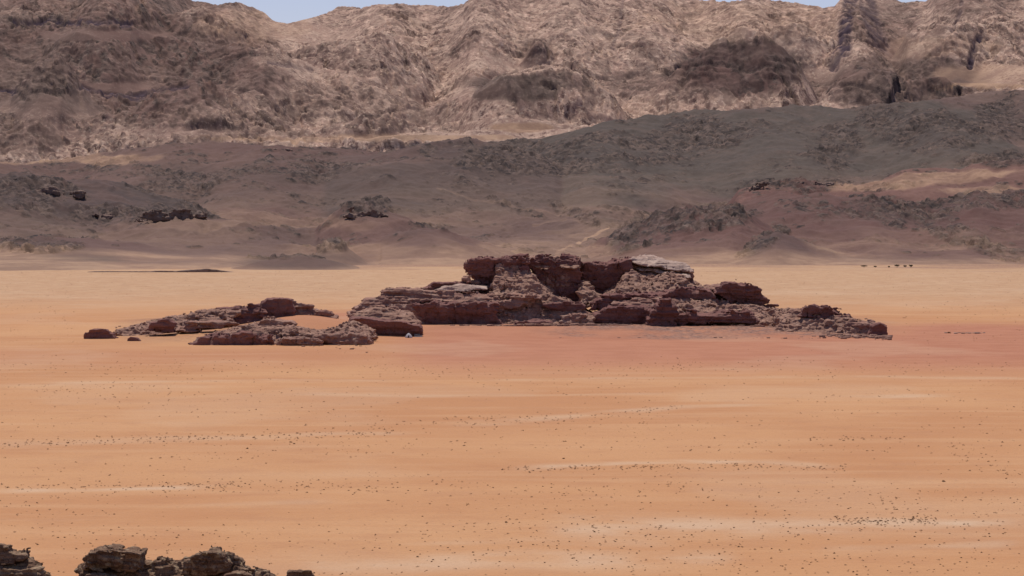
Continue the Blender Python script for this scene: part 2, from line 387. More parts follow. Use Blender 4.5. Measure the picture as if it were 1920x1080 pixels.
def zone(u, v, spec, X, Y, wsc):
    """soft ellipses (cu, cv, ru, rv, strength, angle) of ground type, edges broken by noise"""
    r = np.zeros(u.shape)
    wa = fbm(X, Y * .5, wsc, 4, 71); wb = fbm(X, Y * .5, wsc, 4, 77)
    for e in spec:
        cu, cv, ru, rv, st = e[:5]; an = radians(e[5]) if len(e) > 5 else 0
        du, dv = u - cu, v - cv
        a = (du * math.cos(an) + dv * math.sin(an)) / ru; b_ = (-du * math.sin(an) + dv * math.cos(an)) / rv
        d = np.sqrt((a + .35 * wa) ** 2 + (b_ + .35 * wb) ** 2)
        r = np.maximum(r, st * (1 - sst(0.75, 1.15, d)))
    return r

def poly_line(u, v, pts, th):
    r = np.full(u.shape, 1e9)
    for (a, b_), (c, d) in zip(pts[:-1], pts[1:]):
        dx, dy = c - a, d - b_
        t = np.clip(((u - a) * dx + (v - b_) * dy) / (dx * dx + dy * dy), 0, 1)
        r = np.minimum(r, np.hypot(u - a - t * dx, v - b_ - t * dy))
    return 1 - sst(th * .5, th, r)

TERR = []
def terrain(name, U, Yr, base_f, det_f):
    UU, YY = np.meshgrid(U, Yr); XX = (UU - 960) / F * YY
    ZZ = base_f(UU, YY, XX)
    V = VH + (CAM_H - ZZ) / YY * F
    dz, at = det_f(UU, V, XX, YY, ZZ)
    ZZ = ZZ + dz
    o = mesh_np(name, np.stack([XX, YY, ZZ], -1).reshape(-1, 3), grid_faces(*UU.shape)[:, ::-1], M_hill, smooth=(name == 'hills'), attrs=at)
    tag(o, kind='structure')
    V = VH + (CAM_H - ZZ) / YY * F
    TERR.append((U, Yr, ZZ, V))
    return o

def near_det(u, v, X, Y, Z):
    rock = zone(u, v, [(30, 365, 130, 34, .75), (100, 350, 90, 16, 1.0, 12), (260, 400, 140, 20, 1.0), (60, 460, 120, 14, .7), (340, 340, 90, 34, .8), (200, 310, 120, 20, .35),
                       (690, 392, 60, 16, 1.0), (622, 458, 32, 16, 1.0), (570, 310, 110, 28, .6), (840, 275, 60, 20, .7), (1000, 298, 130, 36, .9), (870, 300, 90, 20, .6), (1180, 280, 140, 40, .7),
                       (1330, 250, 110, 34, .85), (1080, 400, 60, 10, .7, 25), (960, 385, 70, 8, .5, 20), (1200, 438, 70, 32, .9, -22), (1330, 408, 95, 24, .85), (1425, 458, 62, 18, 1.0, -30),
                       (1560, 390, 120, 24, .4), (1700, 395, 120, 24, .9), (1790, 430, 120, 22, .9, 22), (1500, 345, 110, 9, .9), (1570, 275, 60, 45, .8, -50), (1740, 240, 130, 40, .9, 10),
                       (1850, 380, 90, 22, .8), (1880, 300, 90, 12, .7), (1890, 230, 90, 40, .8), (1880, 480, 60, 20, .7, 20), (560, 482, 120, 6, .4), (790, 430, 70, 9, .5), (1700, 340, 100, 10, .5, -10), (420, 330, 80, 18, .4)], X, Y, 160)
    rock = rock * (1 - sst(486, 496, v))
    green = zone(u, v, [(1400, 270, 620, 90, 1.0), (1000, 330, 330, 70, .8), (650, 370, 200, 50, .95), (400, 350, 160, 50, .8), (90, 480, 150, 30, .7), (1850, 470, 250, 50, .35)], X, Y, 260)
    pale = zone(u, v, [(1750, 335, 190, 12, .6, -6), (1850, 355, 110, 9, .5), (100, 296, 190, 12, .7), (1120, 300, 90, 8, .0)], X, Y, 120)
    pale = np.maximum(pale, .5 * zone(u, v, [(1000, 470, 170, 26, .8), (500, 420, 250, 12, .6), (760, 475, 300, 18, .7), (300, 440, 160, 14, .35), (480, 500, 200, 8, .8)], X, Y, 200))
    pale = np.maximum(pale, .75 * poly_line(u, v, [(1030, 482), (1062, 466), (1100, 444), (1142, 422)], 3.5))
    pale = np.maximum(pale, .2 * poly_line(u, v, [(1142, 422), (1060, 412), (1000, 420)], 3))
    pale = np.maximum(pale, .2 * poly_line(u, v, [(820, 350), (900, 374), (980, 392), (1080, 405)], 3))
    pale = np.maximum(pale, .5 * sst(488, 503, v))
    # drainage, gullies and lumps
    gul = ridged(X + 60 * n2(X, Y, 300, 3), Y * .55, 330, 4, 90)
    d = (6.0 * fbm(X, Y, 420, 5, 80) + 6.5 * ridged(X + 30 * n2(X, Y, 120, 5), Y * .6, 170, 5, 88, .55) - 6.5 - 3.0 * (1 - gul * .5)) * sst(4000, 4500, Y)
    dens = np.clip(rock * .42 + .38 * fbm(X, Y, 120, 4, 83), 0, .62) * sst(.03, .45, rock)
    dens = np.maximum(dens, .12 * sst(0, .4, fbm(X, Y, 160, 3, 84)) * sst(4150, 4500, Y))
    lump = 0
    for sc_, ht, sd_ in ((9, 4.0, 1), (15, 6.0, 2), (27, 9.0, 3)):
        w1, j1 = worley(X + .3 * sc_ * n2(X, Y, sc_ * .8, 4), Y * .8, sc_, sd_)
        lump = np.maximum(lump, ht * np.sqrt(np.clip(1 - w1 * 1.7, 0, 1)) * (j1 < dens * (1.0 if sc_ < 20 else .7)))
    f1_, _a = facets(X + 6 * n2(X, Y, 30, 8), Y * .45 + .3 * X, 22, 21, .5, .3); f2_, _b = facets(X + 3 * n2(X, Y, 12, 9), Y * .45 + .3 * X, 9, 22, .65, .5)
    rk = np.clip(dens * 1.8, 0, 1)
    d = d + lump * .6 + rk * (.45 * f1_ + .75 * f2_) + dens * 3 * ridged(X, Y, 40, 3, 86)
    lump = lump * .6 + rk * 3.2 * (_b > .6)
    gate = np.clip(sst(.4, 2.5, lump) + .25 * dens, 0, 1)
    foot = .75 * sst(462, 500, v + 26 * fbm(X, Y, 300, 4, 151))
    mnd = sst(40, 150, 150 - np.hypot(u - 560, (v - 492) * 7) + 60)
    foot = foot * (1 - .85 * mnd); ZN['c'] = np.maximum(ZN['c'], .9 * mnd)
    pale = pale * (1 - .8 * mnd); pale = np.maximum(pale, foot); pale = np.maximum(pale, ZN['t'] * .38 * np.clip(.6 + fbm(X, Y, 200, 3, 152), 0, 1))
    return d, dict(rock=gate, tan=np.zeros_like(u), green=green * (1 - .95 * ZN['r']), pale=np.clip(pale, 0, 1), dark_streak=np.zeros_like(u), var=.5 + np.clip(rk + .15, 0, 1) * ((_a * 5.7 % 1 - .5) * .5 + (_b * 3.3 % 1 - .5) * .7), red=ZN['r'] * (1 - .5 * ZN['t']), dark=np.clip(ZN['c'] * (1 - .6 * ZN['t']) + .35 * np.clip(rock, 0, 1), 0, 1))

def mtn_det(u, v, X, Y, Z):
    wx = X + 90 * fbm(X, Y, 400, 3, 98); wy = Y * .6 + 90 * fbm(X, Y, 400, 3, 99)
    top = 1 - .8 * sst(10300, 10900, Y)
    flat = zone(u, v, [(970, 245, 130, 30, 1.0), (790, 258, 200, 16, 1.0), (1850, 143, 130, 28, 1.0), (560, 262, 220, 14, .8), (200, 68, 130, 16, .7)], X, Y, 160)
    big = 42 * (ridged(wx, wy, 760, 4, 100, .42) - .6) * (1 - .75 * flat) * top * sst(7000, 7900, Y)
    v = v - big / Y * F
    tan = 1 - zone(u, v, [(130, 120, 420, 120, .85), (420, 200, 260, 60, .45), (1390, 130, 120, 58, 1.0, 0), (1680, 160, 170, 52, .85), (980, 165, 120, 26, .8), (1010, 100, 34, 24, .6), (-40, 250, 200, 60, .6), (180, -10, 260, 40, .7), (700, 215, 120, 40, .3), (1240, 160, 120, 30, .6), (1650, 60, 70, 70, .6), (1820, 10, 100, 25, .5)], X, Y, 420)
    smooth = zone(u, v, [(970, 245, 110, 22, 1.0), (790, 258, 190, 10, 1.0), (1850, 143, 110, 22, 1.0), (1550, 140, 60, 18, .8), (1690, 100, 40, 24, .8), (1480, 95, 70, 14, .5), (200, 68, 130, 12, 1.0), (100, 200, 100, 26, .8), (230, 165, 90, 14, .9), (560, 60, 90, 26, .6), (900, 170, 60, 30, .6), (300, 250, 200, 9, .6), (560, 135, 50, 18, .6), (950, 120, 110, 14, .7)], X, Y, 160)
    pale = zone(u, v, [(975, 240, 70, 10, .9), (790, 259, 190, 7, .75), (1850, 140, 100, 18, .45), (1840, 160, 110, 5, .8), (560, 262, 190, 6, .6), (470, 50, 120, 30, .35), (1400, 40, 220, 40, .25), (1750, 90, 120, 20, .3)], X, Y, 140)
    dark_streak = np.maximum.reduce([poly_line(u, v, [(1596, -20), (1590, 25), (1583, 60), (1582, 95)], 17), poly_line(u, v, [(1570, 95), (1562, 125)], 13) * .8,
                              poly_line(u, v, [(1837, 68), (1824, 95), (1817, 124)], 8), poly_line(u, v, [(1802, -5), (1800, 20), (1784, 60)], 5) * .6,
                              poly_line(u, v, [(1626, 8), (1634, 45), (1650, 85)], 22) * .7, poly_line(u, v, [(30, 47), (110, 46), (248, 47)], 6),
                              poly_line(u, v, [(155, 165), (200, 178), (250, 186), (300, 172), (350, 166)], 7) * .9, poly_line(u, v, [(-10, 172), (28, 176)], 6), poly_line(u, v, [(505, 122), (550, 124), (585, 134)], 5) * .5,
                              poly_line(u, v, [(1168, 0), (1160, 60), (1148, 90), (1180, 130)], 4) * .4])
    dark_streak = dark_streak * np.clip(.8 + .9 * n2(X, Y, 40, 95), 0, 1)  # dark streaks along dikes, the cleft and the ledge lines, edges broken by noise
    rough = 1 - smooth
    d = 0
    pat = sst(-.45, .55, fbm(X, Y * .6, 260, 4, 106))
    dens = rough * (.22 + .5 * pat + .2 * (1 - tan))
    lump = 0
    qx = X + 12 * fbm(X, Y, 70, 3, 6); qy = Y * .46 + .35 * X + 12 * fbm(X, Y, 70, 3, 16)
    ang = 0
    for sc_, ti, sp, sd_ in ((170, .10, .03, 5), (70, .13, .05, 6), (30, .24, .12, 7), (15, .34, .26, 8)):
        f_, jv = facets(qx + .25 * sc_ * n2(X, Y, sc_ * .8, sd_), qy, sc_, sd_, ti, sp)
        ang = ang + f_ * (.55 + .45 * pat)
        if sc_ == 15: jb = jv
        if sc_ == 30: jc = jv
    lump = ang * rough
    vn = np.clip(sst(.70, .82, jb) + sst(.80, .9, jc) * .8, 0, 1)
    var = .5 + rough * ((jb * 5.7 % 1 - .5) * .6 + (jc * 3.3 % 1 - .5) * .5)
    d = d + (lump + rough * 5 * ridged(wx, wy * 1.4, 110, 4, 110)) * (.35 + .65 * top) - 4 * (1 - top)
    # cliff bands: the slope climbs in steps where the rock is bedded
    for stp, sd_, am in ((13, 170, .42), (30, 175, .30)):
        zz = Z + big + 2.2 * stp * fbm(X, Y * .7, 700, 3, sd_) + .5 * stp * n2(X, Y, 45, sd_ + 5)
        fr_ = zz / stp - np.floor(zz / stp)
        msk = sst(.12, .6, fbm(X, Y * .6, 240, 4, sd_ + 2) + .22 * (1 - tan)) * rough * am
        d = d + stp * (sst(.44, .58, fr_) - fr_) * msk * (.3 + .7 * top)
    cliff = msk * sst(.42, .5, fr_) * (1 - sst(.58, .66, fr_))
    gl = np.clip(1 - np.abs(n2(wx + .5 * Y, wy, 330, 181)) * 9, 0, 1) * rough  # gullies: carved in, with their shade also darkened into the slope colour
    d = d - 9 * gl * top
    fr = np.clip(vn * (.3 + .7 * pat) + .3 * (1 - tan), 0, 1) * rough
    d = d - np.where(u > 1500, 16, 9) * dark_streak
    fade = sst(7000, 7900, Y)
    return d * fade + big, dict(rock=np.clip(fr + .5 * cliff + .5 * gl, 0, 1), tan=tan, green=zone(u, v, [(980, 170, 130, 30, .9), (700, 230, 120, 26, .5), (1390, 130, 130, 60, .5)], X, Y, 200), pale=np.clip(pale, 0, 1), dark_streak=dark_streak, var=var, red=(1 - tan) * np.clip(.6 + fbm(X, Y, 500, 3, 160), 0, 1), dark=(1 - tan) * .5)

U1 = np.concatenate([np.linspace(-3600, -130, 50)[:-1], np.linspace(-130, 2050, 1100), np.linspace(2050, 5500, 50)[1:]])
Y1 = np.concatenate([np.linspace(3480, 4000, 110)[:-1], np.linspace(4000, 5800, 430)[:-1], np.linspace(5800, 7700, 330)])
terrain("hills", U1, Y1, near_h, near_det)
Y2 = np.concatenate([np.linspace(7000, 7500, 40)[:-1], np.linspace(7500, 11300, 760)[:-1], np.linspace(11300, 13500, 30)])
terrain("mountains", U1, Y2, mtn_h, mtn_det)

def hit(u, v, which=0):
    """distance and height at which the terrain shows at photo column u, row v"""
    U, Yr, Z, V = TERR[which]
    c = int(np.argmin(np.abs(U - u))); k = np.argmax(V[:, c] <= v)
    return Yr[k], Z[k, c]

# ------------------------------------------------------------------ rocks: implicit solids turned into meshes
def surface_nets(f, o, h):
    s = f < 0
    nx, ny, nz = f.shape
    cs = np.zeros((nx - 1, ny - 1, nz - 1), np.int8)
    for i in (0, 1):
        for j in (0, 1):
            for k in (0, 1):
                cs += s[i:nx - 1 + i, j:ny - 1 + j, k:nz - 1 + k]
    act = (cs > 0) & (cs < 8)
    idx = np.argwhere(act)
    vid = np.full(act.shape, -1, np.int64); vid[act] = np.arange(len(idx))
    acc = np.zeros((len(idx), 3)); cnt = np.zeros(len(idx))
    I, J, K = idx.T
    C = [(0, 0, 0), (1, 0, 0), (0, 1, 0), (1, 1, 0), (0, 0, 1), (1, 0, 1), (0, 1, 1), (1, 1, 1)]
    for a in range(8):
        for b in range(a + 1, 8):
            if sum(abs(p - q) for p, q in zip(C[a], C[b])) != 1: continue
            fa = f[I + C[a][0], J + C[a][1], K + C[a][2]]; fb = f[I + C[b][0], J + C[b][1], K + C[b][2]]
            m = (fa < 0) != (fb < 0)
            t = np.where(m, fa / np.where(m, fa - fb, 1), 0)
            p = np.array(C[a])[None] + t[:, None] * (np.array(C[b]) - np.array(C[a]))[None]
            acc += np.where(m[:, None], p, 0); cnt += m
    V = (idx + acc / cnt[:, None]) * h + o
    Q = []
    e = np.argwhere(s[:-1, 1:-1, 1:-1] != s[1:, 1:-1, 1:-1]); i, j, k = e[:, 0], e[:, 1] + 1, e[:, 2] + 1
    Q.append((np.stack([vid[i, j - 1, k - 1], vid[i, j, k - 1], vid[i, j, k], vid[i, j - 1, k]], 1), s[i, j, k]))
    e = np.argwhere(s[1:-1, :-1, 1:-1] != s[1:-1, 1:, 1:-1]); i, j, k = e[:, 0] + 1, e[:, 1], e[:, 2] + 1
    Q.append((np.stack([vid[i - 1, j, k - 1], vid[i - 1, j, k], vid[i, j, k], vid[i, j, k - 1]], 1), s[i, j, k]))
    e = np.argwhere(s[1:-1, 1:-1, :-1] != s[1:-1, 1:-1, 1:]); i, j, k = e[:, 0] + 1, e[:, 1] + 1, e[:, 2]
    Q.append((np.stack([vid[i - 1, j - 1, k], vid[i, j - 1, k], vid[i, j, k], vid[i - 1, j, k]], 1), s[i, j, k]))
    qs = [np.where(sg[:, None], qq, qq[:, ::-1]) for qq, sg in Q]
    return V, np.concatenate(qs)

def sd_poly(px, pz, poly):
    d = np.full(px.shape, 1e18); sgn = np.ones(px.shape); n = len(poly)
    for i in range(n):
        ax, az = poly[i]; bx, bz = poly[i - 1]
        ex, ez = bx - ax, bz - az; wx, wz = px - ax, pz - az
        t = np.clip((wx * ex + wz * ez) / (ex * ex + ez * ez + 1e-9), 0, 1)
        d = np.minimum(d, (wx - ex * t) ** 2 + (wz - ez * t) ** 2)
        c1 = pz >= az; c2 = pz < bz; c3 = ex * wz > ez * wx
        sgn = np.where((c1 & c2 & c3) | (~c1 & ~c2 & ~c3), -sgn, sgn)
    return sgn * np.sqrt(d)

SEED = [0]
def rock(name, poly, D, depth, k=0.0, mat=None, parent=None, h=0.42, amp=1.0, strat=1.0, st=1.3, dip=0.04, org=(0, 0, 0), smooth=False, zr=None, back=0.6, yaw=0.0, lump=0.0):
    """one rock mass: outline seen from the plain side, front face leaning by k (m back per m up), its own depth"""
    SEED[0] += 1; sd = SEED[0]
    P = [px2w(u, v, D) for u, v in poly]
    xs = [p[0] for p in P]; zs = [p[1] for p in P]
    z0 = min(zs) if zr is None else zr
    H = max(zs) - min(zs); m = 3.2 * h + 1.6 * amp * (h / .42 if h < .3 else 1)
    kk = abs(k) * H
    lo = np.array([min(xs) - m, D - m - (kk if k < 0 else 0) - abs(yaw) * (max(xs) - min(xs)) / 2, min(zs) - m])
    hi = np.array([max(xs) + m, D + depth + kk + m + abs(yaw) * (max(xs) - min(xs)) / 2, max(zs) + m])
    n = np.ceil((hi - lo) / h).astype(int) + 1
    gx = lo[0] + np.arange(n[0]) * h; gy = lo[1] + np.arange(n[1]) * h; gz = lo[2] + np.arange(n[2]) * h
    A, B = np.meshgrid(gx, gz, indexing='ij')
    s = h / .42
    warp = 1.1 * amp * s * n3(A, A * 0, B, 5 * s, sd)
    d2 = sd_poly(A + warp, B + .5 * warp, P)[:, None, :]
    X = gx[:, None, None]; Y = gy[None, :, None]; Z = gz[None, None, :]
    xc = (min(xs) + max(xs)) / 2
    fr = (D + yaw * (X - xc) + (k * (Z - z0)) - Y) / math.sqrt(1 + k * k)
    bkk = (Y - (D + yaw * (X - xc) + max(depth, 1) - back * (Z - z0) + max(k, 0) * H)) / math.sqrt(1 + back * back)
    r = .55 * s * amp
    a = np.maximum(fr, bkk)
    f = np.minimum(np.maximum(d2, a) + r, 0) + np.sqrt(np.maximum(d2 + r, 0) ** 2 + np.maximum(a + r, 0) ** 2) - r * .1
    f = np.broadcast_to(f, tuple(n)).astype(np.float32).copy()
    band = np.abs(f) < 3.4 * s * max(amp, .5)
    bx, by, bz = np.nonzero(band)
    x = gx[bx]; y = gy[by]; z = gz[bz]
    strat, st = strat * (1 if h > .3 else 1), st
    zz = z + dip * x + .6 * s * n3(x, y, z, 9 * s, sd + 3)
    lay = np.tanh(3.2 * n3(x * .03 + sd, y * .03, zz, 1.5 * st * s, sd + 5)) * .75 + .45 * np.tanh(3 * n3(x * .10, y * .10, zz, .75 * s, sd + 6))
    big = np.tanh(2.2 * n3(x, y, z * .8, 12 * s, sd + 1)) * 1.5
    med = np.tanh(3.0 * n3(x, y, z * 1.2, 5.0 * s, sd + 2)) * 1.0 + np.tanh(3.5 * n3(x, y, z * 1.2, 2.4 * s, sd + 11)) * .45
    crack = -1.9 * np.clip(.13 - np.abs(n3(x, y, z * .35, 6.5 * s, sd + 8)), 0, 1) / .13 - 1.3 * np.clip(.12 - np.abs(n3(x, y, z * .5, 3.2 * s, sd + 10)), 0, 1) / .12
    fine = n3(x, y, z * 1.6, 1.9 * s, sd + 4) * .8 + n3(x, y, z * 1.4, 1.0 * s, sd + 7) * .8
    dd = amp * s * (big + med + fine + crack * .8 - lump * 1.8 * np.abs(n3(x, y, z, 2.6 * s, sd + 9))) + strat * s * lay * .9
    f[bx, by, bz] -= (dd * .66).astype(np.float32)
    f[0] = f[-1] = 1; f[:, 0] = f[:, -1] = 1; f[:, :, 0] = f[:, :, -1] = 1
    V, Q = surface_nets(f, lo, h)
    V = V - np.array(org)
    return mesh_np(name, V, Q, mat or M_rock, parent, smooth)

def rthing(name, label, cat, u, v, D, group=None):
    x, _ = px2w(u, v, D)
    z = float(plain_h(np.array([x]), np.array([float(D)]))[0])
    o = empty(name, (x, D, z)); tag(o, label, cat, group); return o

# --- the big outcrop in the middle of the plain
oc = rthing("rock_outcrop", "large red-brown rock outcrop with layered cliffs rising from the sand plain in the centre", "rock outcrop", 1050, 610, 1560)
OO = tuple(oc.location)
def R(name, poly, D, depth, k=0, mat=None, **kw): return rock(name, poly, D, depth, k, mat, oc, org=OO, **kw)
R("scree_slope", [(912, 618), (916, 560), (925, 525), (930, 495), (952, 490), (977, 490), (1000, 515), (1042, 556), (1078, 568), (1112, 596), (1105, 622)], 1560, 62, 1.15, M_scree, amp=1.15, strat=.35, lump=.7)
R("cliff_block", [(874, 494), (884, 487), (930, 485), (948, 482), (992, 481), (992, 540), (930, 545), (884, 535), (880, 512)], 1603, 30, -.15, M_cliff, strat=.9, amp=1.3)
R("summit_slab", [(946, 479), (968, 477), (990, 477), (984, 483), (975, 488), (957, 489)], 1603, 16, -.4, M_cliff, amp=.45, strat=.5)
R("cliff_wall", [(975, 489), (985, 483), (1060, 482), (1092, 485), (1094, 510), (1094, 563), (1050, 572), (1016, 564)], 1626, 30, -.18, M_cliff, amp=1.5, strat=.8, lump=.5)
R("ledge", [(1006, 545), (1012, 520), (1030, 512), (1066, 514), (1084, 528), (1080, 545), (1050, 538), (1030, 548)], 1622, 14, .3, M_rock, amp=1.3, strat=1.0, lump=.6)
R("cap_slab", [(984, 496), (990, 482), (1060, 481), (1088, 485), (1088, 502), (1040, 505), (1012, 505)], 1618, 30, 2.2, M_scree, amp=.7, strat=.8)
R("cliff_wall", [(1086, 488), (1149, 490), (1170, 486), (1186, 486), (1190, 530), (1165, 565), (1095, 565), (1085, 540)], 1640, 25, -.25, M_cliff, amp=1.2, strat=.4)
R("cap_slab", [(1160, 492), (1176, 484), (1186, 486), (1186, 520), (1172, 512)], 1628, 20, -.1, M_cliff, amp=.6)
R("scree_slope", [(1084, 575), (1086, 530), (1097, 523), (1112, 540), (1124, 552), (1150, 560), (1150, 575)], 1600, 26, 1.4, M_scree, amp=1.15, strat=.35, lump=.7)
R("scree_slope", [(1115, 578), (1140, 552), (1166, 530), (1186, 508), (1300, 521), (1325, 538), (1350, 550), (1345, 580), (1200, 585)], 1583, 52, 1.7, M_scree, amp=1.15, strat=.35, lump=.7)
R("ledge", [(1182, 530), (1184, 494), (1230, 497), (1300, 507), (1302, 535)], 1634, 16, .3, M_rock, amp=.7)
R("ledge", [(646, 625), (652, 592), (680, 582), (770, 570), (800, 580), (800, 625)], 1556, 16, .4, M_rock, amp=.8, strat=1.3)
R("ledge", [(1280, 575), (1290, 548), (1350, 536), (1400, 545), (1430, 580)], 1600, 14, .1, M_rock, amp=.7)
R("pale_slab", [(1178, 488), (1190, 481), (1206, 479), (1235, 483), (1290, 495), (1300, 503), (1300, 510), (1232, 503), (1192, 498)], 1622, 20, 1.6, M_pale, amp=.5, strat=.9)
R("pale_slab", [(1187, 499), (1232, 505), (1296, 514), (1298, 521), (1240, 515), (1194, 508)], 1618, 20, 2.6, M_pale, amp=.45, strat=.5)
R("ledge", [(1108, 582), (1118, 558), (1136, 550), (1165, 553), (1190, 549), (1238, 551), (1262, 541), (1292, 538), (1332, 546), (1348, 562), (1340, 588), (1230, 592)], 1584, 22, -.05, M_cliff, strat=1.6)
R("ledge", [(1150, 566), (1200, 560), (1290, 562), (1310, 572), (1230, 578), (1150, 576)], 1578, 14, .8, M_rock, strat=1.2, amp=.7)
R("cliff_wall", [(1092, 614), (1098, 590), (1128, 580), (1142, 573), (1226, 573), (1264, 580), (1266, 622), (1100, 618)], 1570, 22, -.15, M_cliff, strat=1.3, amp=.8)
R("rock_block", [(1218, 622), (1220, 585), (1236, 566), (1258, 562), (1268, 576), (1266, 624)], 1545, 30, 0, M_cliff, strat=1.3)
R("rock_head", [(1340, 550), (1352, 530), (1380, 527), (1402, 531), (1423, 542), (1427, 553), (1438, 559), (1441, 570), (1420, 578), (1372, 571)], 1590, 26, -.4, M_cliff, strat=1.5, amp=.9)
R("ledge", [(1300, 545), (1330, 536), (1360, 532), (1395, 531), (1395, 540), (1340, 545)], 1592, 20, 1.4, M_rock, amp=.6)
R("flat_rock", [(1428, 572), (1440, 570), (1462, 570), (1464, 577), (1430, 580)], 1592, 8, 0, M_cliff, amp=.35, strat=.5)
R("scree_slope", [(1258, 612), (1264, 575), (1340, 562), (1420, 574), (1444, 578), (1500, 592), (1520, 612)], 1555, 45, 1.9, M_scree, amp=1.15, strat=.35, lump=.7)
R("ledge", [(1260, 610), (1264, 592), (1300, 583), (1332, 589), (1352, 583), (1400, 586), (1417, 594), (1420, 608)], 1550, 20, -.1, M_cliff, strat=1.7, amp=.9)
R("cliff_wall", [(766, 568), (850, 567), (936, 565), (936, 592), (950, 618), (860, 620), (790, 618), (776, 590)], 1560, 40, -.13, M_cliff, strat=.8, amp=1.0)
R("ledge", [(640, 590), (668, 574), (684, 562), (712, 556), (790, 559), (935, 555), (937, 569), (770, 573), (705, 578), (700, 596), (655, 598)], 1566, 30, .75, M_rock, strat=1.3, amp=.7)
R("ledge", [(712, 560), (713, 547), (750, 541), (800, 542), (930, 548), (937, 562), (800, 566), (712, 565)], 1575, 24, .5, M_rock, strat=1.5, amp=.7)
R("pale_slab", [(812, 545), (835, 538), (872, 534), (914, 538), (917, 545), (860, 549)], 1579, 14, 1.5, M_pale, amp=.4, strat=.6)
R("ledge", [(772, 548), (798, 538), (812, 531), (850, 528), (880, 525), (888, 536), (884, 552), (800, 553)], 1592, 16, -.2, M_cliff, amp=.6, strat=1.2)
R("ledge", [(840, 560), (850, 533), (870, 524), (890, 526), (935, 535), (935, 560)], 1598, 14, .1, M_rock, amp=.6, strat=.8)
R("ledge", [(862, 530), (863, 519), (872, 516), (884, 517), (884, 532)], 1594, 12, 0, M_rock, amp=.4, strat=.7)
R("ledge", [(1018, 570), (1060, 566), (1092, 566), (1102, 576), (1076, 586), (1040, 584)], 1574, 12, -.2, M_cliff, amp=.6)
R("ledge", [(935, 620), (948, 565), (990, 552), (1040, 566), (1096, 578), (1112, 596), (1112, 620)], 1590, 18, .1, M_scree, amp=.7, strat=.5)
R("base_slab", [(962, 615), (965, 602), (985, 599), (1020, 600), (1037, 604), (1036, 615)], 1556, 12, -.3, M_cliff, amp=.5)
R("ledge", [(1040, 612), (1052, 598), (1072, 588), (1098, 590), (1106, 604), (1100, 614)], 1563, 14, .4, M_rock, amp=.9, strat=1.4)
R("ledge", [(925, 575), (960, 552), (1000, 548), (1012, 560), (990, 575), (940, 590)], 1570, 16, .2, M_rock, amp=1.0, strat=1.6)

bd = rthing("boulder", "broad overhanging boulder with pale layered top, in front left of the main cliffs", "boulder", 715, 634, 1485)
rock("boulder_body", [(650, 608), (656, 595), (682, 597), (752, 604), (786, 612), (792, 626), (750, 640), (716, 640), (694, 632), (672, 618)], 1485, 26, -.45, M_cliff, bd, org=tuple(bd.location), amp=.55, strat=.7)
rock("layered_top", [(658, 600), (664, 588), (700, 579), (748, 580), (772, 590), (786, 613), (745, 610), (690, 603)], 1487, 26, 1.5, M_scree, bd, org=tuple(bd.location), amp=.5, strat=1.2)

lr = rthing("rock_ridge", "long low rock ridge slanting up to a dark purple block, left of the big outcrop", "rock ridge", 400, 610, 1500)
def L(name, poly, D, depth, k=0, mat=None, **kw): return rock(name, poly, D, depth, k, mat, lr, org=tuple(lr.location), **kw)
L("crest_block", [(470, 615), (488, 566), (500, 558), (525, 557), (546, 562), (551, 575), (552, 592), (552, 620)], 1545, 22, -.15, M_cliff, amp=.55, strat=.5)
L("crest_ledge", [(365, 610), (392, 588), (430, 574), (470, 567), (492, 560), (505, 620), (450, 625), (370, 625)], 1535, 20, .3, M_cliff, amp=.9, strat=1.8)
L("tail_ledge", [(546, 622), (548, 566), (578, 572), (600, 584), (630, 594), (636, 622)], 1545, 16, .5, M_rock, amp=.8, strat=1.4)
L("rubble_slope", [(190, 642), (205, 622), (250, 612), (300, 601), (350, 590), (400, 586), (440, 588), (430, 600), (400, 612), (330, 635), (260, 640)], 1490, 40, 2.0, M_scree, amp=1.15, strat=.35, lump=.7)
L("ledge", [(268, 620), (282, 603), (300, 599), (316, 601), (324, 608), (322, 622)], 1484, 12, -.1, M_cliff, amp=.5)
L("ledge", [(330, 622), (350, 604), (390, 600), (430, 596), (440, 612), (380, 626)], 1490, 12, .2, M_rock, amp=1.0, strat=1.6)
b1 = rthing("boulder", "dark blocky boulder at the far left tip of the low ridge", "boulder", 185, 637, 1465)
rock("boulder_body", [(158, 644), (158, 624), (172, 618), (195, 617), (212, 624), (216, 634), (196, 644)], 1465, 10, -.05, M_cliff, b1, org=tuple(b1.location), amp=.5, strat=.8, h=.36)
b2 = rthing("boulder", "small dark boulder lying on sand in front of the low ridge", "boulder", 249, 640, 1440)
rock("boulder_body", [(236, 646), (237, 634), (246, 630), (258, 634), (264, 640), (262, 646)], 1440, 5, .1, M_cliff, b2, org=tuple(b2.location), amp=.35, strat=.4, h=.3)

fl = rthing("rock_outcrop", "low jumbled rock outcrop with diagonal dark blocks in front of the slanting ridge", "rock outcrop", 520, 648, 1400)
def G(name, poly, D, depth, k=0, mat=None, **kw): return rock(name, poly, D, depth, k, mat, fl, org=tuple(fl.location), **kw)
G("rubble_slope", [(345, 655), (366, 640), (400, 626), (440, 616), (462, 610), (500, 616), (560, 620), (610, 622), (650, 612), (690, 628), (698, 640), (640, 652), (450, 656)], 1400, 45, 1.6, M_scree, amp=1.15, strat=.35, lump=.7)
G("dark_block", [(350, 655), (368, 641), (400, 631), (450, 626), (500, 633), (510, 655)], 1396, 12, .15, M_cliff, amp=1.3, strat=1.3)
G("ledge", [(470, 622), (480, 603), (500, 598), (545, 600), (556, 608), (548, 622)], 1450, 16, -.1, M_rock, amp=.6, strat=1.2)
G("ledge", [(590, 648), (600, 630), (640, 624), (688, 630), (690, 648)], 1398, 14, .3, M_rock, amp=1.2, strat=1.4)
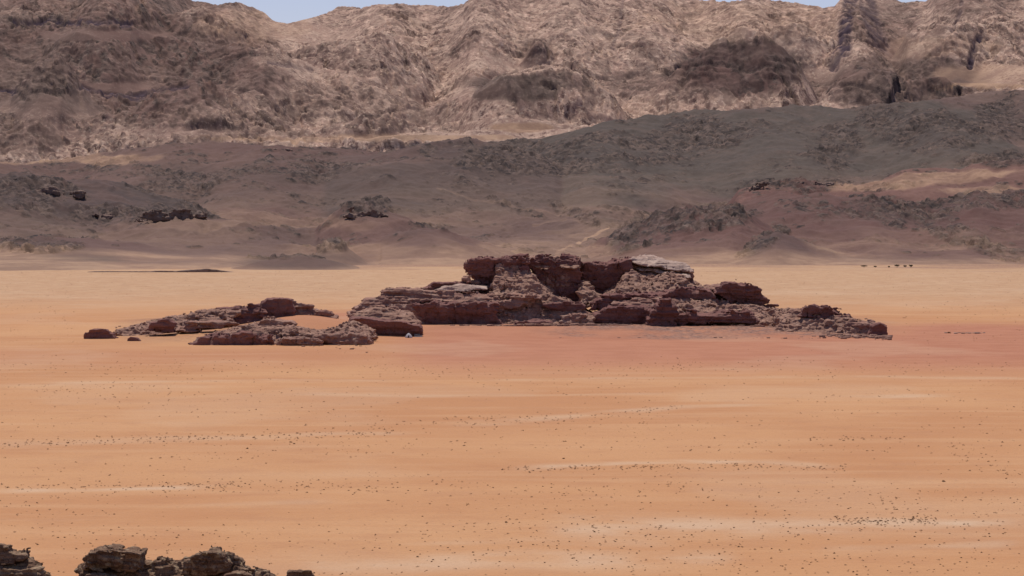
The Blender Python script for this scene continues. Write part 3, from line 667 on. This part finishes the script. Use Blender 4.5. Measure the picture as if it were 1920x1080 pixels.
G("ledge", [(505, 655), (520, 640), (570, 636), (600, 642), (600, 655)], 1392, 10, .2, M_rock, amp=1.0, strat=1.4)

rt = rthing("rock_outcrop", "low tail of rocks running right of the big outcrop and ending in a dark block", "rock outcrop", 1580, 628, 1515)
def Rt(name, poly, D, depth, k=0, mat=None, **kw): return rock(name, poly, D, depth, k, mat, rt, org=tuple(rt.location), **kw)
Rt("rubble_slope", [(1440, 640), (1470, 600), (1500, 584), (1560, 586), (1610, 600), (1645, 616), (1650, 636), (1560, 640)], 1508, 40, 1.9, M_scree, amp=1.15, strat=.35, lump=.7)
Rt("crest_ledge", [(1496, 590), (1508, 577), (1530, 569), (1558, 577), (1592, 592), (1600, 612), (1560, 612), (1530, 598)], 1530, 16, .1, M_cliff, amp=1.2, strat=1.3)
Rt("end_ledge", [(1570, 622), (1590, 600), (1640, 600), (1660, 607), (1650, 628), (1600, 630)], 1520, 16, .3, M_rock, amp=.9, strat=1.8)
Rt("end_block", [(1626, 636), (1634, 610), (1652, 605), (1666, 610), (1669, 636)], 1510, 10, -.1, M_cliff, amp=.5, strat=.6)

# --- dark crags on the hills behind
CR = [([[(168, 411), (172, 404), (196, 401), (216, 403), (212, 409)], [(258, 406), (270, 397), (330, 388), (368, 395), (386, 401), (378, 409), (330, 411), (290, 410)], [(232, 414), (250, 410), (300, 411), (306, 417), (260, 419)]], "rock_crag", "row of black layered rock ledges on the left hillside, below a grey slope"),
      ([[(640, 404), (652, 391), (680, 383), (712, 386), (732, 399), (726, 406), (670, 408)]], "rock_crag", "small dark crag capping the knoll left of centre"),
      ([[(1402, 356), (1412, 347), (1436, 341), (1478, 337), (1476, 344), (1440, 349)], [(1486, 345), (1500, 338), (1560, 341), (1602, 345), (1590, 350), (1520, 350)]], "rock_crag", "thin dark cliff band along the hill crest on the right"),
      ([[(58, 359), (72, 347), (106, 349), (112, 362), (80, 366)], [(105, 364), (125, 356), (158, 362), (150, 369)]], "rock_crag", "short dark rock rib on the purple hill at the left edge"),
      ([[(480, 284), (492, 279), (552, 280), (556, 284)]], "rock_crag", "thin black ledge high on the left saddle under the mountains"),
      ([[(100, 517), (150, 512), (165, 508), (250, 508), (330, 507), (390, 504), (420, 507), (452, 514), (300, 518)]], "rock_scarp", "long thin dark scarp line at the far edge of the plain on the left")]
for polys, nm, lb in CR:
    allp = sum(polys, [])
    cu = sum(p[0] for p in allp) / len(allp); vb = max(p[1] for p in allp)
    if nm == "rock_scarp": D0 = 3470.0
    else: D0 = float(hit(cu, vb - 3)[0])
    x, z = px2w(cu, vb, D0)
    e = empty(nm, (x, D0, z)); tag(e, lb, "rock crag" if nm == "rock_crag" else "scarp")
    for poly in polys:
        cu = sum(p[0] for p in poly) / len(poly); vb = max(p[1] for p in poly)
        D = D0 if nm == "rock_scarp" else float(hit(cu, vb - 2)[0])
        pl = [(a, b + (4 if b >= vb - 4 and nm == "rock_crag" else 0)) for a, b in poly]
        rock("rock_face", pl, D, 30 if nm == "rock_crag" else 20, .15, M_far, e, h=1.15, amp=1.0 if nm == "rock_crag" else .12, strat=1.2 if nm == "rock_crag" else .2, st=1.8, org=(x, D0, z), back=1.5)

# --- foreground crags on the viewer's own hill
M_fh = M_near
def hillside(X, Y):
    z = 56.5 - 0.158 * Y + 1.2 * fbm(X, Y, 30, 4, 120) + .4 * ridged(X, Y, 5, 3, 125)
    z = z - 0.0006 * np.maximum(X - 0, 0) ** 2 - np.maximum(Y - 240, 0) * .45
    return z
gx, gy = np.linspace(-170, 170, 240), np.linspace(-60, 340, 280)
HX, HY = np.meshgrid(gx, gy)
HZ = np.maximum(hillside(HX, np.maximum(HY, 0)) - np.where(HY < 0, 0, 0), -3 + .3 * fbm(HX, HY, 9, 2, 130))
ho = mesh_np("hillside", np.stack([HX, HY, HZ], -1).reshape(-1, 3), grid_faces(280, 240), M_near, attrs={})
tag(ho, kind='structure')
def NR(nm, lb, cat, u, v, D):
    x, z = px2w(u, v, D); z = float(hillside(np.array([x]), np.array([float(D)]))[0])
    o = empty(nm, (x, D, z)); return tag(o, lb, cat)
B0 = 1290
f1 = NR("rock_outcrop", "dark rough foreground rock with two blocky heads at the bottom left edge of the view", "rock outcrop", 300, 1080, 200)
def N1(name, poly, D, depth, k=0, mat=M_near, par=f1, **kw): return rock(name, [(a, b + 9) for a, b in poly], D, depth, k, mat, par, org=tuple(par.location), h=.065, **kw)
N1("left_head", [(152, 1062), (153, 1040), (170, 1030), (190, 1021), (215, 1020), (232, 1025), (270, 1026), (266, 1036), (264, 1058), (230, 1068), (190, 1064)], 200, 2.6, -.45, amp=.8, strat=1.3, dip=.25)
N1("sloping_top", [(152, 1046), (156, 1036), (186, 1022), (215, 1020), (228, 1026), (200, 1042), (170, 1050)], 199.3, 2.2, 1.2, amp=.6, strat=1.2, dip=.3)
N1("right_head", [(340, 1066), (344, 1042), (358, 1040), (361, 1028), (385, 1024), (412, 1024), (424, 1032), (432, 1050), (426, 1068), (380, 1072)], 200, 2.4, -.45, amp=.9, strat=1.0)
N1("right_shoulder", [(405, 1090), (410, 1036), (426, 1036), (440, 1044), (454, 1058), (474, 1064), (500, 1070), (520, 1095)], 200.3, 2.4, .5, amp=1.1, strat=1.0, lump=.6)
N1("rubble_saddle", [(128, 1130), (130, 1066), (140, 1056), (156, 1052), (200, 1060), (262, 1052), (300, 1050), (345, 1050), (390, 1066), (440, 1062), (476, 1078), (500, 1130)], 199.2, 4, .75, amp=1.1, strat=1.0, lump=1.0)
N1("lower_block", [(154, 1095), (157, 1068), (172, 1062), (210, 1070), (222, 1095)], 198.7, 1.6, -.2, amp=.6)
N1("lower_block", [(412, 1095), (418, 1070), (444, 1062), (470, 1070), (482, 1095)], 198.7, 1.6, -.2, amp=.6)
f2 = NR("rock_outcrop", "dark layered foreground rock cut off by the bottom left corner", "rock outcrop", 20, 1080, 190)
N1("upper_block", [(-60, 1052), (-60, 1006), (0, 1014), (14, 1020), (30, 1030), (46, 1029), (49, 1038), (42, 1046), (20, 1052)], 190.6, 2.2, .1, par=f2, amp=.7, strat=1.2)
N1("ledge", [(-60, 1085), (-60, 1050), (0, 1053), (60, 1053), (76, 1058), (79, 1070), (70, 1082)], 190, 2.4, -.2, par=f2, amp=.7, strat=1.4)
N1("rubble_shelf", [(-60, 1070), (-60, 1034), (0, 1040), (30, 1042), (52, 1048), (66, 1058), (60, 1070)], 190.3, 2.2, 1.2, par=f2, amp=.8, strat=.6, lump=.6)
N1("rubble_foot", [(-60, 1130), (-60, 1066), (0, 1068), (60, 1072), (84, 1077), (110, 1130)], 189.3, 2.8, .6, par=f2, amp=1.0, lump=.8)
f3 = NR("boulder", "tiny dark rock tip just showing at the bottom edge, right of the foreground rocks", "boulder", 560, 1080, 196)
N1("boulder_body", [(528, 1110), (530, 1070), (540, 1062), (562, 1060), (584, 1061), (592, 1068), (598, 1110)], 196, 1.6, -.1, par=f3, amp=.4, strat=.6)

# ------------------------------------------------------------------ small things
def simple_mat(name, c, rough=.9):
    b = NB(name); b.b.inputs["Roughness"].default_value = rough
    return b.out(b.mix(b.ramp(b.noise(3, 4, .6), .35, .65), tuple(x * .85 for x in c), c))
M_shrub = simple_mat("dry_shrub_leaves", (0.28, 0.17, 0.09)); M_stem = simple_mat("dry_stems", (0.12, 0.08, 0.05))
M_canvas = simple_mat("tent_canvas", (0.50, 0.47, 0.47)); M_dark = simple_mat("dark_cloth", (0.05, 0.04, 0.04))
M_body = simple_mat("pale_car_paint", (0.55, 0.58, 0.50), .5); M_glass = simple_mat("dark_car_glass", (0.02, 0.02, 0.025), .15); M_tyre = simple_mat("tyre_rubber", (0.02, 0.02, 0.02))
M_leaf = simple_mat("acacia_leaves", (0.07, 0.062, 0.032)); M_bark = simple_mat("acacia_bark", (0.10, 0.07, 0.05))

def shrub_mesh(seed, n=70, flat=.75):
    r = np.random.RandomState(seed); vs = []; qs = []
    for i in range(n):
        a = r.rand() * 2 * np.pi; e = np.arcsin(r.rand()); rad = .5 * (0.35 + .65 * r.rand())
        c = np.array([np.cos(a) * np.cos(e) * rad, np.sin(a) * np.cos(e) * rad, .06 + np.sin(e) * rad * flat * 1.3])
        d = r.randn(3); d /= np.linalg.norm(d); g = np.cross(d, r.randn(3)); g /= np.linalg.norm(g)
        s = .09 + .08 * r.rand(); b = len(vs)
        vs += [c - d * s - g * s * .5, c + d * s - g * s * .5, c + d * s * .7 + g * s * .5, c - d * s * .7 + g * s * .5]
        qs.append([b, b + 1, b + 2, b + 3])
    return np.array(vs), np.array(qs)
SH = [shrub_mesh(s) for s in range(5)]

def ground_at(u, v):
    """a point of the plain by where it lies; two refinement steps for its relief"""
    Y = CAM_H * F / (v - VH)
    for _ in range(4):
        X = (u - 960) / F * Y; z = float(plain_h(np.array([X]), np.array([Y]))[0])
        Y = (CAM_H - z) * F / (v - VH)
    return (u - 960) / F * Y, Y, z

r = np.random.RandomState(21)
BANDS = [([(-20, 835), (140, 830), (300, 824), (480, 822), (640, 816), (740, 810)], 9, 260, "in the long belt of scrub crossing the plain on the left"),
         ([(-20, 915), (200, 912), (330, 909), (440, 912)], 6, 80, "along the pale wash near the left edge"),
         ([(940, 880), (1100, 878), (1250, 876), (1400, 875), (1590, 880)], 7, 220, "along the pale wash right of centre"),
         ([(1560, 978), (1640, 980), (1760, 976)], 9, 130, "in the dense dark belt of scrub at the lower right"),
         ([(1000, 985), (1300, 990), (1900, 985)], 26, 160, "scattered on the broad pale wash at the lower right"),
         ([(660, 682), (720, 688), (800, 695), (1200, 690), (1400, 685), (1900, 690)], 16, 260, None),
         ([(-20, 690), (300, 688), (600, 690)], 18, 140, None), ([(830, 790), (1100, 784), (1290, 764)], 10, 120, None),
         ([(60, 1030), (600, 1020), (1000, 1040), (1900, 1040)], 30, 140, "scattered on the open sand along the bottom of the view"),
         ([(0, 725), (150, 728), (320, 726)], 14, 70, None), ([(1480, 824), (1700, 822)], 5, 40, None), ([(1780, 830), (1920, 900)], 30, 40, None), ([(300, 915), (700, 912)], 14, 90, None)]
pts = []
for line, th, n, where in BANDS:
    a = np.array(line, float)
    for i in range(n):
        u = a[0, 0] + r.rand() * (a[-1, 0] - a[0, 0]); v = np.interp(u, a[:, 0], a[:, 1]) + r.randn() * th * .5
        pts.append((u, v, .36 + .55 * r.rand() ** 2, where))
for i in range(9000):
    v = 508 + 572 * r.rand() ** 1.5; u = -20 + 1960 * r.rand()
    X, Y = (u - 960) / F * (CAM_H * F / (v - VH)), CAM_H * F / (v - VH)
    if 560 < v < 655 and 140 < u < 1690: continue
    if 640 < v < 668 and 760 < u < 1500 and r.rand() < .9: continue
    if v < 640 or n2(np.array([X]), np.array([Y]), 70, 33)[0] + .25 * r.randn() > -.02:
        pts.append((u, v, (.30 + .55 * r.rand() ** 3) * (1 if v > 600 else 1.35), None))
pts += [(545, 830, 1.5, "S"), (551, 833, 1.3, "S"), (463, 842, 1.3, "S1"), (1881, 830, 1.3, "S2"), (949, 981, 1.2, "S3"), (1771, 904, 1.5, "S4"), (1057, 861, 1.1, "S5")]
ESP = {"S": "darker bush of a close pair in the belt of scrub on the left", "S1": "single dark bush on bare sand just below the belt of scrub on the left", "S2": "lone dark bush near the right edge at mid plain",
       "S3": "lone dark bush left of the broad pale wash near the bottom", "S4": "wide low bush on orange sand at the right, below the pale wash", "S5": "lone dark bush standing just above the pale wash in the centre"}
W = []
for u, v, s, wh in pts:
    v = max(v, 503)
    if v > 1100: continue
    x, y, z = ground_at(u, v)
    # keep the foreground crags and the hillside clear
    size = s * F / y
    W.append((wh is not None and wh[0] == "S", size if -5 < u < 1925 and v < 1083 else 0, x, y, z, s, wh))
W.sort(key=lambda t: (-int(t[0]), -t[1]))
ME = []
for i, (v_, q_) in enumerate(SH):
    o = mesh_np("desert_shrub", v_, q_, M_shrub, smooth=False); ME.append(o.data); bpy.data.objects.remove(o)
others = "on open orange sand, away from the washes"
for i, (sp, size, x, y, z, s, wh) in enumerate(W[:300]):
    o = bpy.data.objects.new("desert_shrub", ME[i % 5]); COL.objects.link(o)
    o.location = (x, y, z - .03); s *= .52; o.scale = (s * (1 + .3 * r.rand()), s, s * (.75 + .3 * r.rand())); o.rotation_euler = (0, 0, r.rand() * 6.28)
    if sp: tag(o, ESP[wh], "shrub", "desert shrubs dotting the sand plain")
    else:
        vv_ = VH + CAM_H / y * F; uu_ = 960 + x / y * F
        siz = "tiny" if s < .5 else "small" if s < .65 else "larger"
        row = "at the very bottom" if vv_ > 1035 else "near the bottom" if vv_ > 985 else "in the lower part" if vv_ > 900 else "in the middle"
        cl_ = ("far left", "left", "left of centre", "centre", "right of centre", "right", "far right")[int(min(6, max(0, uu_ / 275)))]
        tag(o, "%s dark shrub on the sand %s of the view, %s" % (siz, row, cl_), "shrub", "desert shrubs dotting the sand plain")
vs, qs, b = [], [], 0
lo_sh = [shrub_mesh(50 + s, 16) for s in range(5)]
for i, (sp, size, x, y, z, s, wh) in enumerate(W[300:]):
    v_, q_ = lo_sh[i % 5]; a = r.rand() * 6.28; c_, s_ = math.cos(a), math.sin(a)
    vv = v_ * np.array([s * 1.1, s * 1.1, s * .9]); vv = np.stack([vv[:, 0] * c_ - vv[:, 1] * s_, vv[:, 0] * s_ + vv[:, 1] * c_, vv[:, 2]], 1) * (1.0)
    vs.append(vv + np.array([x, y, z - .03])); qs.append(q_ + b); b += len(v_)
o = mesh_np("distant_scrub", np.concatenate(vs), np.concatenate(qs), M_shrub, smooth=False)
tag(o, "fine scatter of faint far-off scrub over the whole sand plain", "scrub", kind='stuff')

# loose rubble round the foot of the outcrop
def stone_mesh(seed):
    rr = np.random.RandomState(seed)
    c = np.array([(x, y, z) for x in (-1, 1) for y in (-1, 1) for z in (-1, 1)], float)
    c = c * (.5 + .35 * rr.rand(8, 3)); c[:, 2] = c[:, 2] * .6 + .25
    return c, np.array([[0, 1, 3, 2], [4, 6, 7, 5], [0, 4, 5, 1], [2, 3, 7, 6], [0, 2, 6, 4], [1, 5, 7, 3]])
ST = [stone_mesh(s) for s in range(8)]
vs, qs, b = [], [], 0
for i in range(6200):
    if i < 2300: u = 1050 + 590 * r.rand(); v = 603 + 32 * r.rand() ** 1.2
    elif i < 2500: u = 800 + 220 * r.rand(); v = 612 + 14 * r.rand()
    elif i >= 3200:
        u = 800 + 870 * r.rand(); v = np.interp(u, [640, 690, 790, 810, 950, 1100, 1260, 1420, 1560, 1670], [648, 640, 632, 613, 611, 608, 616, 612, 628, 632]) + abs(r.randn()) * 2.2 + (0 if u > 800 else -1)
    else: u = 215 + 480 * r.rand(); v = 612 + (u - 215) / 480 * 36 * r.rand() + r.rand() * 14
    x, y, z = ground_at(u, v); s = .2 + (1.5 if i >= 3200 else .8) * r.rand() ** 4
    v_, q_ = ST[i % 8]; vs.append(v_ * s * np.array([1.4, 1.4, 1]) + np.array([x, y, z - .05])); qs.append(q_ + b); b += 8
o = mesh_np("rubble", np.concatenate(vs), np.concatenate(qs), M_rock, smooth=False)
tag(o, "loose brown stones strewn round the foot of the rock outcrops", "rubble", kind='stuff')

# a small camp at the right foot of the overhanging boulder
def tube(p0, p1, r0, r1, n=8):
    p0, p1 = np.array(p0, float), np.array(p1, float); d = p1 - p0; d /= np.linalg.norm(d)
    a = np.cross(d, (0, 0, 1) if abs(d[2]) < .9 else (1, 0, 0)); a /= np.linalg.norm(a); b_ = np.cross(d, a)
    t = np.arange(n) * 2 * np.pi / n
    ring = np.cos(t)[:, None] * a + np.sin(t)[:, None] * b_
    v = np.concatenate([p0 + ring * r0, p1 + ring * r1]); i = np.arange(n); j = (i + 1) % n
    q = np.stack([i, j, j + n, i + n], 1)
    v = np.concatenate([v, [p0], [p1]])
    q = np.concatenate([q, np.stack([j, i, i * 0 + 2 * n, i * 0 + 2 * n], 1), np.stack([i + n, j + n, i * 0 + 2 * n + 1, i * 0 + 2 * n + 1], 1)])
    return v, q
def tri_mesh(name, v, faces, mat, parent, smooth=False):
    me = bpy.data.meshes.new(name); me.from_pydata([tuple(map(float, p)) for p in v], [], [tuple(dict.fromkeys(map(int, f))) for f in faces]); me.update()
    me.materials.append(mat); o = bpy.data.objects.new(name, me); COL.objects.link(o); o.parent = parent; return o
def join(parts):
    vs, qs, b = [], [], 0
    for v, q in parts: vs.append(np.asarray(v, float)); qs += [[int(i) + b for i in f] for f in q]; b += len(v)
    return np.concatenate(vs), qs
def boxp(x0, x1, y0, y1, z0, z1, tx=0.0, ty=0.0):
    v = [(x0, y0, z0), (x1, y0, z0), (x1, y1, z0), (x0, y1, z0), (x0 + tx, y0 + ty, z1), (x1 - tx, y0 + ty, z1), (x1 - tx, y1 - ty, z1), (x0 + tx, y1 - ty, z1)]
    return np.array(v, float), [[0, 3, 2, 1], [4, 5, 6, 7], [0, 1, 5, 4], [1, 2, 6, 5], [2, 3, 7, 6], [3, 0, 4, 7]]

x, y, z = ground_at(766, 634)
tn = empty("tent", (x, y, z)); tag(tn, "small pale whitish canvas tent in the shade at the right foot of the overhanging boulder", "tent")
nn = 14; prof = [(0, 1.95), (.8, 1.8), (1.55, 1.35), (2.2, .75), (2.65, .12)]
tv, tq = [], []
for hz, rr_ in prof:
    for i in range(nn):
        a = i * 2 * np.pi / nn; k = 1 + .06 * math.cos(a * 7)
        tv.append((rr_ * k * math.cos(a), rr_ * k * math.sin(a), hz))
for j in range(len(prof) - 1):
    for i in range(nn):
        tq.append([j * nn + i, j * nn + (i + 1) % nn, (j + 1) * nn + (i + 1) % nn, (j + 1) * nn + i])
tq.append([4 * nn + i for i in range(nn)])
tri_mesh("canvas", tv, tq, M_canvas, tn)
tri_mesh("door_flap", *join([boxp(-.45, .45, -1.99, -1.86, 0, 1.5, .25)]), M_dark, tn)
x, y, z = ground_at(784, 633)
cr = empty("parked_car", (x, y, z)); tag(cr, "small pale grey-green car parked right of the tent under the boulder", "car")
cr.rotation_euler = (0, 0, .15)
tri_mesh("body", *join([boxp(-2.1, 2.1, -.85, .85, .45, 1.05, .06, .05), boxp(-2.0, 1.0, -.78, .78, 1.62, 1.74, .1, .08)]), M_body, cr)
tri_mesh("cabin_glass", *join([boxp(-2.0, 1.25, -.8, .8, 1.05, 1.62, .12, .06)]), M_glass, cr)
for sx in (-1.3, 1.3):
    for sy in (-.8, .62): tri_mesh("wheel", *tube((sx, sy, .38), (sx, sy + .2, .38), .38, .38, 14), M_tyre, cr)

# row of pale stones beside a dark bush, on the red sand right of the outcrop
x, y, z = ground_at(1780, 625)
o = bpy.data.objects.new("desert_shrub", ME[1]); COL.objects.link(o); o.location = (x, y, z); o.scale = (2.0, 1.8, 1.6)
tag(o, "dark bush next to a row of pale stones on red sand, right of the outcrop", "shrub")
vs = []
for i in range(10):
    xx, yy, zz = ground_at((1786 if i else 1774) + i * 6.6, 625 + r.randn() * .6); s = .55 + .6 * r.rand()
    v_, q_ = ST[i % 8]
    so_ = mesh_np("pale_stone", v_ * s * np.array([1.6, 1, 1]), q_, M_pale, smooth=False); so_.location = (xx, yy, zz)
    tag(so_, "pale stone in the row beside a dark bush on red sand", "stone", "row of pale stones right of the outcrop")

# acacia-like trees where the plain meets the hills on the right
def tree(u, v, hgt, wid, label, seed):
    rr = np.random.RandomState(seed)
    x, y, z = ground_at(u, v)
    e = empty("desert_tree", (x, y, z)); tag(e, label, "tree", "trees along the far edge of the plain")
    parts = [tube((0, 0, -.2), (.15, 0, hgt * .35), .28, .2)]
    cl = []
    for i in range(6):
        a = i * 1.05 + rr.rand(); ex = (math.cos(a) * wid * .33, math.sin(a) * wid * .33, hgt * (.6 + .15 * rr.rand()))
        parts.append(tube((.15, 0, hgt * .33), ex, .14, .05, 6)); cl.append(ex)
    tri_mesh("trunk", *join(parts), M_bark, e)
    vs, qs = [], []
    for i in range(420):
        c = np.array(cl[rr.randint(6)]) + rr.randn(3) * np.array([wid * .15, wid * .15, hgt * .11]); c[2] = max(c[2], hgt * .3)
        d = rr.randn(3); d /= np.linalg.norm(d); g = np.cross(d, rr.randn(3)); g /= np.linalg.norm(g); s = .22 + .2 * rr.rand(); b = len(vs)
        vs += [c - d * s, c + g * s * .7, c + d * s, c - g * s * .7]; qs.append([b, b + 1, b + 2, b + 3])
    mesh_np("crown", np.array(vs), np.array(qs), M_leaf, e, smooth=False)
for i, (u, hgt, wid, lb) in enumerate([(1620, 3.6, 7.5, "widest dark tree of the row at the foot of the right hills"), (1641, 2.6, 3.2, "small dark tree second from the left in the far row"),
        (1667, 2.4, 2.2, "tiny dark tree in the middle of the far row"), (1682, 4.6, 5.5, "tallest dark tree of the far row, left of a close pair"),
        (1697, 3.6, 4.0, "left tree of the close pair at the right end of the far row"), (1708, 4.2, 4.5, "rightmost dark tree of the row below the hills")]):
    tree(u, 502, hgt, wid, lb, 300 + i)

# pinnacles on the far skyline
for i, (u, v, wpx, hpx, lb) in enumerate([(633, 22, 5, 18, "thin dark rock needle on the far skyline at the upper left"), (614, 30, 5, 9, "small dark rock stub on the far skyline, left of the needle"),
                                        (670, 18, 12, 9, "low flat dark rock on the far skyline, right of the needle")]):
    D, _ = hit(u, v, 1); D = float(D)
    if D < 9000: D = 11000.0
    x, z = px2w(u, v, D); e = empty("rock_pinnacle", (x, D, z)); tag(e, lb, "rock pinnacle")
    rock("rock_spire", [(u - wpx, v + 14), (u - wpx * .5, v - hpx * .3), (u - wpx * .1, v - hpx), (u + wpx * .4, v - hpx * .4), (u + wpx, v + 14)], D, 10, .1, M_far, e, h=1.6, amp=.5, strat=.6, org=(x, D, z))
